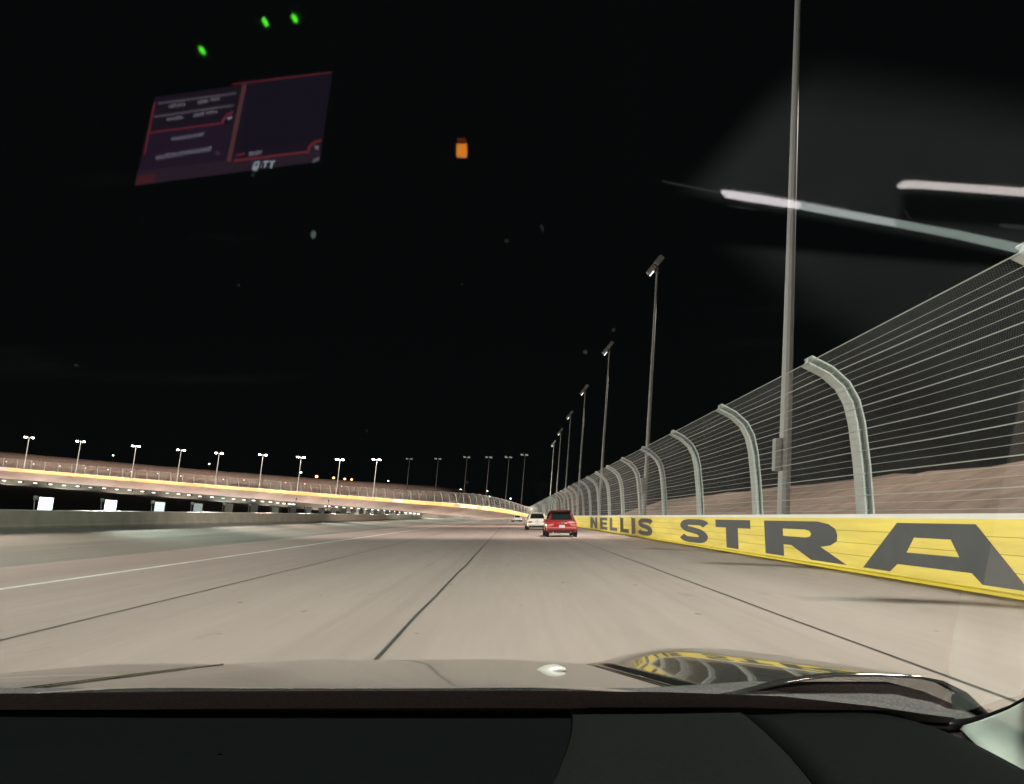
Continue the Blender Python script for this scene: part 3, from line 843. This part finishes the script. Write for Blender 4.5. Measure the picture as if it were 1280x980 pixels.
def dust_and_haze(m):
    """dust on the pane: a thin even veil, smears and specks; the outlined passenger-side patches are painted reflection haze"""
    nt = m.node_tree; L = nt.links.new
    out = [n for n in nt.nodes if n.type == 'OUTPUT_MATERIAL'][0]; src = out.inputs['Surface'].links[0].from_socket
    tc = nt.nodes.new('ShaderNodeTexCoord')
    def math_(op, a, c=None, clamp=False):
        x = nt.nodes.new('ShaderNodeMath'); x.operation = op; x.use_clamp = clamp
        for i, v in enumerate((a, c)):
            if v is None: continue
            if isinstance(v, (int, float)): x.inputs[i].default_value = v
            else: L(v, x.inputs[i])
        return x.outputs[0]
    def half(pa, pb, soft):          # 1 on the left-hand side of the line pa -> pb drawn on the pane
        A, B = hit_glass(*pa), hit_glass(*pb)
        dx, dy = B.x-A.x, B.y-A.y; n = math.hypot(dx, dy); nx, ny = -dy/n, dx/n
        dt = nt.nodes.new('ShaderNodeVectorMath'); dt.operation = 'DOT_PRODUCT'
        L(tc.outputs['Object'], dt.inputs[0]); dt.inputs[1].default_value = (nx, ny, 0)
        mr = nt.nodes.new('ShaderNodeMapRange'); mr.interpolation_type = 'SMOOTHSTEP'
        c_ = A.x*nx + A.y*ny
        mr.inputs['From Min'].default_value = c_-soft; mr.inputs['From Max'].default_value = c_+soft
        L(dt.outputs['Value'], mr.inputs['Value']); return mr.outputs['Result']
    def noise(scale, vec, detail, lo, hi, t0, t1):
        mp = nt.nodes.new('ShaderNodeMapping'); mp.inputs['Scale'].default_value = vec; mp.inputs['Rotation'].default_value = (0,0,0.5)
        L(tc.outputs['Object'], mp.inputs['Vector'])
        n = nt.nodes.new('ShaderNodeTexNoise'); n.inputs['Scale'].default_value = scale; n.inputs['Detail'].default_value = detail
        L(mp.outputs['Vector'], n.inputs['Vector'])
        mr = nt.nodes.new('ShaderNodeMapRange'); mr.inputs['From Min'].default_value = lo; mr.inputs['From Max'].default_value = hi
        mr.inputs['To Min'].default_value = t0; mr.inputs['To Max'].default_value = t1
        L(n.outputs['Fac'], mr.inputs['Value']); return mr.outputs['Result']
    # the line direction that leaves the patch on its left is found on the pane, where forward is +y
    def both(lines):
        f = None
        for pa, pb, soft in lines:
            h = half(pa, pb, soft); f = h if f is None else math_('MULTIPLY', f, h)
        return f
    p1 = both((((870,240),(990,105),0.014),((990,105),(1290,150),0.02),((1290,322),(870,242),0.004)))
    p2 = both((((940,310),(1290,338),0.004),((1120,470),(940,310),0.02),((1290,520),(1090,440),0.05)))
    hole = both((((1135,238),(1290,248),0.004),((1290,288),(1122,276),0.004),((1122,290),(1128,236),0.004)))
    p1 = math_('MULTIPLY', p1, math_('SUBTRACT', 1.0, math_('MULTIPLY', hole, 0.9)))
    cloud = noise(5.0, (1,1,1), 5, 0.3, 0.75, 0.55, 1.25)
    haze_patches = math_('MULTIPLY', math_('ADD', p1, p2, True), cloud)  # haze patches drawn in to imitate a cabin reflection on the glass
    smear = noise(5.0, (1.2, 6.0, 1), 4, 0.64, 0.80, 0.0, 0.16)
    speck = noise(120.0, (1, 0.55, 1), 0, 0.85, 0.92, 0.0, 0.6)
    tot = math_('ADD', math_('ADD', math_('MULTIPLY', haze_patches, DUST_HAZE), math_('MULTIPLY', smear, DUST_HAZE*0.8)), math_('MULTIPLY', speck, DUST_HAZE*3.0))
    tot = math_('ADD', tot, DUST_HAZE*0.025, True)
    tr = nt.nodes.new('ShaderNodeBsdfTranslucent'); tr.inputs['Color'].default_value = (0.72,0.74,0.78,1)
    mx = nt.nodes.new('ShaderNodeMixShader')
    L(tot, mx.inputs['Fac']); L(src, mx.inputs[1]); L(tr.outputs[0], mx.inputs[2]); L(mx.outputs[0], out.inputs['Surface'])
DUST_HAZE = 0.017
dust_and_haze(wg)
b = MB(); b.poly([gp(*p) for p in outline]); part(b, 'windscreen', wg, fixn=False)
frit_w = 0.066
b = MB(); b.grid([[gp(x,t,-0.003), gp(x,t+frit_w*(1.0 if x < .4 else 1.0-0.55*(x-.4)/.21),-0.003)] for x, t in lower]); part(b, 'frit_band', cowl_m)
b = MB(); b.tube([gp(x,t,-0.006) for x, t in lower[1:]+corner+right], [0.0045]*6+[0.006,0.008,0.010]+[0.010]*4+[0.012]*3, 8); part(b, 'windscreen_seal', gloss_m, smooth=True)
b = MB(); b.tube([gp(x,t-0.002,-0.0115) for x, t in lower[1:]], 0.0014, 6); part(b, 'seal_lip', mat('grey_lip',(0.34,0.32,0.32),0.5), smooth=True)
# cowl between bonnet and glass
b = MB(); b.grid([[gp(x,t,0.002)+Vector((0,0.0,-0.004)), Vector((x,1.205,hp(1.2)-0.024-max(0,x-.55)*.18)), Vector((x,1.25,hp(1.25)-0.008+(.009 if x > .25 else 0)-max(0,x-.58)*.42)), Vector((x,1.33,hp(1.33)-0.014+(.006 if x > .25 else 0)-max(0,x-.58)*.45))] for x, t in lower + [(.66,-.07),(.715,-.075)]]); part(b, 'cowl', cowl_m, smooth=True, solid=0.004)

# dashboard
DP = [(1.18,-.275),(1.13,-.2665),(1.07,-.2655),(1.0,-.268),(.93,-.2735),(.86,-.285),(.78,-.305),(.70,-.345),(.64,-.42),(.62,-.55),(.62,-.8)]
def droop(x): return 0.0 if x < .45 else 0.05*((x-.45)/.17)**2
b = MB(); xs = [-1.12,-.9,-.6,-.3,0,.2,.35,.45,.5,.55,.59,.62]
b.grid([[Vector((x, Y-(0.0), z-droop(x)+(0.004 if x < .06 else 0)*0)) for x in xs] for Y, z in DP]); part(b, 'dashboard', dash_m, smooth=True, solid=0.01, subsurf=1)
# lighter airbag cover and the darker recess left of it, seams pressed into the top
def dz(Y):
    for (a, za), (b_, zb) in zip(DP, DP[1:]):
        if Y >= b_: t = (a-Y)/(a-b_); return za+(zb-za)*t
    return DP[-1][1]
def dpt(px, py, off):             # pixel -> point on the dash top, lifted by off
    d = ray(px, py); Y = 1.0
    for _ in range(40):
        x = d.x*Y/d.y
        zz = dz(Y)-droop(x)+off; Y = max(.62, min(1.18, zz/(d.z/d.y)))
    x = d.x*Y/d.y
    return Vector((x, Y, dz(Y)-droop(x)+off))
b = MB(); rows = []
for k in range(9):
    f = k/8
    xl = 0.062+0.006*math.sin(f*1.5); 
    Y = 1.115 - 0.30*f
    rows.append([Vector((0.078-0.055*f*f + (0.297+0.012*f-(0.078-0.055*f*f))*j/8, Y, dz(Y)+0.006)) for j in range(9)])
b.grid(rows); part(b, 'airbag_cover', dash2_m, smooth=True, solid=0.008, bevel=0.002)
b = MB(); rows = []
for k in range(9):
    Y = 1.10 - 0.30*k/8
    rows.append([Vector((0.300+0.013*k/8+(0.285)*j/8, Y, dz(Y)-droop(0.300+0.285*j/8)+0.005)) for j in range(9)])
b.grid(rows); part(b, 'dash_end_panel', mat('end_panel_vinyl', (0.0055,0.0066,0.0064), 0.8, spec=0.06, noise=(220,0.25), bump=(420,0.35,0.001)), smooth=True, solid=0.006)
b = MB(); b.tube([Vector((x, 0.985, dz(.985)+0.003)) for x in (-1.1,-.8,-.5,-.2,-.06)], 0.003, 6); part(b, 'dash_ridge', mat('ridge_vinyl',(0.035,0.042,0.044),0.6), smooth=True)
b = MB(); b.grid([[Vector((x, 1.075, dz(1.075)+0.003)) for x in (-1.0,-.5,0.03)],[Vector((x,1.05,dz(1.05)+0.003)) for x in (-1.0,-.5,0.03)]]); part(b, 'defroster_slot', mat('slot_black',(0.003,0.003,0.003),0.9), solid=0.003)
b = MB(); b.tube([dpt(600,926,.003), dpt(690,926,.003), dpt(625,942,.003)], 0.0018, 6); part(b, 'dash_mark', mat('grey_mark',(0.20,0.22,0.22),0.6), smooth=True)
b = MB(); b.box(dpt(308,936,.004),(0.05,0.012,0.004)); part(b, 'sensor_lens', mat('sensor_grey',(0.10,0.11,0.11),0.3), bevel=.001)
b = MB(); b.tube([dpt(275,947,.002), dpt(275,947,.007)], 0.0045, 10); part(b, 'sunload_sensor', chrome_m)
# pale trim at the foot of the right pillar
rowA = [P(1190,910,1.185),P(1215,906,1.165),P(1240,896,1.14),P(1262,888,1.12),P(1290,872,1.10),P(1330,836,1.02),P(1400,760,.90),P(1480,660,.78)]
rowB = [P(1222,938,1.10),P(1250,932,1.09),P(1278,922,1.07),P(1310,908,1.05),P(1345,888,1.03),P(1390,850,.95),P(1460,775,.84),P(1540,675,.72)]
rowC = [P(1268,985,.98),P(1300,985,.98),P(1335,975,.97),P(1370,955,.96),P(1410,925,.94),P(1460,880,.86),P(1530,800,.76),P(1610,690,.66)]
rowD = [P(1330,1060,.86),P(1365,1060,.86),P(1400,1050,.86),P(1440,1030,.86),P(1480,1000,.84),P(1540,940,.78),P(1620,840,.70),P(1700,720,.6)]
b = MB(); b.grid([r[:6] for r in (rowA,rowB,rowC)]); part(b, 'pillar_trim', pale_m, smooth=True, subsurf=1, solid=0.006)

# dark cabin shell
b = MB()
b.box((XC,-0.55,0.47),(1.8,1.4,0.04)); b.box((XC,-1.25,-0.3),(1.8,0.05,1.6)); b.box((XC,-0.3,-1.0),(1.8,2.4,0.05)); b.box((XC,1.22,-0.68),(1.75,0.04,0.72))
b.box((XC-0.90,0.0,-0.68),(0.06,2.36,0.66)); b.box((XC+0.92,0.0,-0.73),(0.06,2.36,0.66))
b.tube([gp(-1.16,0.0,-.02), gp(-1.13,.5,-.02), gp(-1.06,1.0,-.02)], 0.035, 8)
b.tube([gp(.72,0.1,-.02), gp(.69,.5,-.02), gp(.64,1.0,-.02)], 0.035, 8)
part(b, 'cabin_shell', cab_m)
b = MB(); b.box((XC,0.30,-0.72),(0.34,0.62,0.5)); part(b, 'centre_console', cab_m, bevel=0.02)

# lit display and indicators, plus glowing strips added for glints, that the leaning glass mirrors into the view (built at their mirrored places)
def vplane(pts_px, D, a, bdep):
    """plane of the virtual image: three corners at depths D, D*(1+a), D*(1+bdep)"""
    p0 = P(*pts_px[0], D); p1 = P(*pts_px[1], D*(1+a)); p2 = P(*pts_px[2], D*(1+bdep))
    n = (p1-p0).cross(p2-p0).normalized()
    if n.dot(p0) > 0: n = -n
    return p0, n
TLc, TRc, BRc, BLc = (193.5,121.6),(415.5,90),(399.7,201.9),(168,232)
sp0, sn = vplane((TLc,TRc,BLc), 0.86, 0.06, 0.10)
def spt(px, py, off=0.0):
    d = ray(px, py); k = (sp0 + sn*off).dot(sn)/d.dot(sn); return mirror(d*k)
screen = empty('display_screen'); screen.parent = own; screen.location = UP
b = MB()
q = [TLc,TRc,BRc,BLc]
b.grid([[spt(q[0][0]+(q[1][0]-q[0][0])*u+((q[3][0]-q[0][0])*(1-u)+(q[2][0]-q[1][0])*u)*v, q[0][1]+(q[1][1]-q[0][1])*u+((q[3][1]-q[0][1])*(1-u)+(q[2][1]-q[1][1])*u)*v) for u in (0,.25,.5,.75,1)] for v in (0,.25,.5,.75,1)])
b.build('screen_glass', emis('screen_background', (0.20,0.115,0.23), 0.65), screen, fixn=False)
def z3(x, y): return (160+x/4.923, 80+y/4.923)
def sbar(name, pts, m, off=0.0008):
    b = MB(); b.poly([spt(*z3(*p), off) for p in pts]); return b.build(name, m, screen, fixn=False)
def sline(b, x0, y0, x1, y1, w, off=0.0012):
    dx, dy = x1-x0, y1-y0; n = math.hypot(dx, dy); nx, ny = -dy/n*w/2, dx/n*w/2
    b.poly([spt(*z3(*p), off) for p in ((x0+nx,y0+ny),(x1+nx,y1+ny),(x1-nx,y1-ny),(x0-nx,y0-ny))])
redl = emis('screen_red', (1.0,0.13,0.20), 1.7); redd = emis('screen_dim_red', (0.75,0.16,0.20), 0.9); pinkl = emis('screen_pink', (0.85,0.32,0.34), 1.2)
wht = emis('screen_white', (0.85,0.82,1.0), 2.6); clockm = emis('screen_clock', (0.75,0.9,1.0), 5.0); gry = emis('screen_grey', (0.7,0.6,0.75), 1.3); purp = emis('screen_purple', (0.26,0.12,0.32), 0.75)
sbar('screen_tile', [(735,105),(1255,52),(1195,465),(700,530)], emis('screen_tile_tone', (0.17,0.115,0.25), 0.6))
sbar('screen_tile', [(125,425),(640,360),(610,590),(70,660)], purp)
sbar('status_bar', [(60,660),(1190,520),(1180,600),(42,748)], emis('screen_bar', (0.28,0.16,0.27), 0.95), 0.0009)
sbar('red_corner', [(60,690),(175,672),(165,728),(45,748)], redd, 0.0013)
b = MB(); sline(b,718,125,620,600,26); b.build('divider', pinkl, screen, fixn=False)
b = MB(); sline(b,650,595,1110,540,12); sline(b,660,562,720,552,10); sline(b,165,235,100,560,10); sline(b,115,425,590,362,9); sline(b,640,125,1255,50,7)
arc = [(1105,548),(1112,520),(1130,496),(1155,480),(1190,470)]
for p, q_ in zip(arc, arc[1:]): sline(b,*p,*q_,16)
arc = [(578,362),(590,335),(612,312),(645,296)]
for p, q_ in zip(arc, arc[1:]): sline(b,*p,*q_,14)
b.build('red_lines', redl, screen, fixn=False)
b = MB(); sline(b,185,242,665,180,13); sline(b,160,325,650,254,13); b.build('grey_lines', gry, screen, fixn=False)
b = MB()
rnd = random.Random(3)
def scribble(x0, y0, x1, y1, h):
    n = max(3, int(abs(x1-x0)/16))
    for k in range(n):
        f = (k+0.5)/n; x = x0+(x1-x0)*f; y = y0+(y1-y0)*f
        r = rnd.random()
        sline(b, x-3, y+h*(.5-.2*r), x+2, y-h*(.5-.15*rnd.random()), 7)
        if r > .4: sline(b, x-6, y+(h*.3 if r > .7 else -h*.2), x+7, y+(h*.3 if r > .7 else -h*.2)-2, 6)
scribble(250,262,355,246,26); scribble(428,238,492,228,26); scribble(508,222,566,212,22)
scribble(236,340,340,326,24); scribble(402,318,470,306,26); scribble(478,304,552,292,26)
scribble(265,464,472,430,24); scribble(170,578,515,520,30); scribble(742,556,825,540,30); scribble(1135,600,1180,582,26)
sline(b,612,338,640,326,18); sline(b,1150,505,1172,525,10); sline(b,1172,505,1156,520,10)
b.build('screen_text', wht, screen, fixn=False)
b = MB()                                   # clock: 9:11, seen mirrored
sline(b,770,640,782,606,9); sline(b,782,606,806,603,9); sline(b,806,603,800,634,9); sline(b,800,634,770,640,9); sline(b,770,640,768,650,9); sline(b,768,650,798,648,8)
sline(b,818,606,824,606,9); sline(b,816,632,822,632,9)
for x in (836, 876): sline(b,x-6,603,x+30,598,9); sline(b,x+14,600,x+4,640,10)
b.build('clock_digits', clockm, screen, fixn=False)
def lamp_at(name, px, py, D, rx, ry, m, lean=0.0, square=False):
    c_ = P(px, py, D); b = MB(); n = 14; pts = []
    for k in range(n):
        a = 2*math.pi*k/n
        if square: ux, uy = max(-.8,min(.8,1.2*math.cos(a))), max(-.8,min(.8,1.2*math.sin(a)))
        else: ux, uy = math.cos(a), math.sin(a)
        X = rx*ux*math.cos(lean)-ry*uy*math.sin(lean); Yv = rx*ux*math.sin(lean)+ry*uy*math.cos(lean)
        pts.append(mirror(P(px+X, py+Yv, D)))
    cc = mirror(c_); n_ = (pts[3]-pts[0]).cross(pts[7]-pts[0]).normalized()
    if n_.z > 0: n_ = -n_
    low = [p + n_*0.006 for p in pts]
    b.grid([pts, low], True); b.f.append(tuple(range(n))); b.f.append(tuple(range(2*n-1, n-1, -1)))
    return part(b, name, m)
led = emis('green_led', (0.10,1.0,0.03), 14.0); amber = emis('amber_switch', (1.0,0.30,0.03), 10.0)
for px, py in ((251.5,61.2),(330.5,25.6),(367.5,21)): lamp_at('green_indicator', px, py, .88, 2.8, 4.0, led, R(-38))
lamp_at('amber_indicator', 577, 187, .86, 8.2, 9.0, amber, 0, True)
lamp_at('amber_indicator', 577, 175.5, .861, 6.6, 3.4, emis('amber_dim', (1.0,0.16,0.02), 1.2), 0, True)
lamp_at('pale_indicator', 391, 292, .9, 2.2, 4.6, emis('pale_dim', (0.5,0.7,0.6), 2.0), R(20))
def glint_strip(pts, m, D=0.9):  # added glowing shapes, no real lamp: their reflections imitate glints on trim
    b = MB(); rows = []
    for px, py, w in pts:
        rows.append([mirror(P(px+w*.16*math.cos(a), py+w*.5*math.sin(a), D)) - GN*0.0 for a in [2*math.pi*k/8 for k in range(8)]])
    k = b.grid(rows, True); b.f.append(tuple(range(k,k+8))); e = k+(len(rows)-1)*8; b.f.append(tuple(range(e+7,e-1,-1)))
    return part(b, 'added_glint_strip', m, smooth=True)
stripw = emis('strip_white', (1.0,0.93,0.95), 10.0); stripg = emis('strip_green', (0.80,0.88,0.84), 6.0); stripd = emis('strip_dim', (0.9,0.85,0.9), 0.35); strip2 = emis('strip_warm', (1.0,0.90,0.86), 8.0)
glint_strip([(902,240,4),(908,242.5,10),(950,249,10.5),(1000,257,9.5)], stripw)
glint_strip([(1000,257,9.5),(1060,268,10),(1120,279,10)], stripg)
glint_strip([(1120,279,10),(1200,294,11),(1285,313,13)], emis('strip_pale_green', (0.66,0.80,0.73), 4.2))
glint_strip([(915,238.5,1.5),(945,241,2.5),(1010,253,2),(1060,262,1)], emis('strip_faint', (1.0,0.93,0.97), 1.6))
glint_strip([(828,226,1.5),(840,229,2.6),(870,235,2),(900,241,1.5)], stripd)
glint_strip([(910,257,.8),(925,259,2),(945,262,.8)], stripd)
glint_strip([(1122,233,4),(1128,231,10),(1140,230.5,10),(1180,233,9.5),(1290,241,11)], strip2)
glint_strip([(1249,281,2),(1254,282,5),(1290,285,5)], stripd)
glint_strip([(1130,262,3),(1134,268,8),(1139,276,3)], emis('strip_faint2', (0.9,0.9,1), 0.12))

# ------------------------------------------------------------------ light
world = bpy.data.worlds.new('World'); scene.world = world; world.use_nodes = True
nt = world.node_tree; bg = nt.nodes['Background']
sky = nt.nodes.new('ShaderNodeTexSky'); sky.sky_type = 'NISHITA'; sky.sun_disc = False
sky.sun_elevation = R(-6); sky.sun_rotation = R(200); sky.altitude = 600
ad = nt.nodes.new('ShaderNodeVectorMath'); ad.operation = 'ADD'; ad.inputs[1].default_value = (0.045, 0.056, 0.062)
nt.links.new(sky.outputs[0], ad.inputs[0]); nt.links.new(ad.outputs[0], bg.inputs['Color']); bg.inputs['Strength'].default_value = 0.035

def spot(loc, target, power, cone, color=(1,1,1), blend=0.6, radius=0.4, name='floodlight_beam'):
    l = bpy.data.lights.new(name, 'SPOT'); l.energy = power; l.color = color
    l.spot_size = R(cone); l.spot_blend = blend; l.shadow_soft_size = radius
    o = bpy.data.objects.new(name, l); COL.objects.link(o)
    o.location = loc
    d = Vector(target)-Vector(loc)
    o.rotation_euler = d.to_track_quat('-Z', 'Y').to_euler()
    return o
PINK, GREEN, NEUT = (1.0,0.80,0.68), (0.90,1.0,0.88), (1.0,0.90,0.80)
# mirror floodlights: low, across the straight
for k in range(23):
    y = -12 + 13.5*k
    spot((-23.6, y, 1.55), (7.0, y+2.5, 2.0), 10800, 120, (PINK, GREEN, NEUT)[k % 3], 0.5, 0.35)
# pole heads over the straight
for k in range(-2, 7):
    y = 42.2 + 44.7*k
    spot((XP-2.5, y+1, 30.5), (-3.0, y+21, 0.5), 68000, 72, (NEUT, PINK, GREEN)[k % 3], 0.6, 2.2)
    if k < 4: spot((XP+1.5, y+1, 29), (XP+12, y+4, 4.0), 34000, 120, (1.0,0.86,0.74), 0.7, 0.6, 'floodlight_spill')
# low lamps of the turn, thrown outward
for k in range(17):
    a = R(-9+10*k); r0 = RAD-W-24.0
    x, y = CX+r0*math.cos(a), CY+r0*math.sin(a)
    tx, ty = CX+(RAD+4)*math.cos(a), CY+(RAD+4)*math.sin(a)
    spot((x,y,1.2), (tx,ty,8.0 if k > 2 else 5.0), 200000 if k > 4 else 240000, 100, (1.0,0.80,0.66) if k % 3 else (1.0,0.9,0.76), 0.6, 0.5)
# lit poles over the turn
for k, px in enumerate(TURNP):
    if k < 6: continue
    s, p = s_from_px(px-5, RAD+5.0)
    q = surf(s, 9)
    spot((p.x,p.y,elev(s)+27), q, 30000, 85, (1.0,0.86,0.76), 0.5, 0.8)
    pt, tt, nn_ = path(s); q = pt - nn_*36
    spot((p.x,p.y,elev(s)+27), (q.x,q.y,14), 26000, 140, (1.0,0.74,0.64), 0.7, 0.8, 'floodlight_spill')

# ------------------------------------------------------------------ render settings
scene.render.engine = 'CYCLES'
cy = scene.cycles
cy.max_bounces = 6; cy.diffuse_bounces = 2; cy.glossy_bounces = 4; cy.transparent_max_bounces = 8
cy.use_denoising = True
cy.sample_clamp_indirect = 4.0
cy.caustics_reflective = False; cy.caustics_refractive = False
vs = scene.view_settings
vs.view_transform = 'Standard'; vs.look = 'None'; vs.exposure = 0.0; vs.gamma = 1.0; vs.use_curve_mapping = False
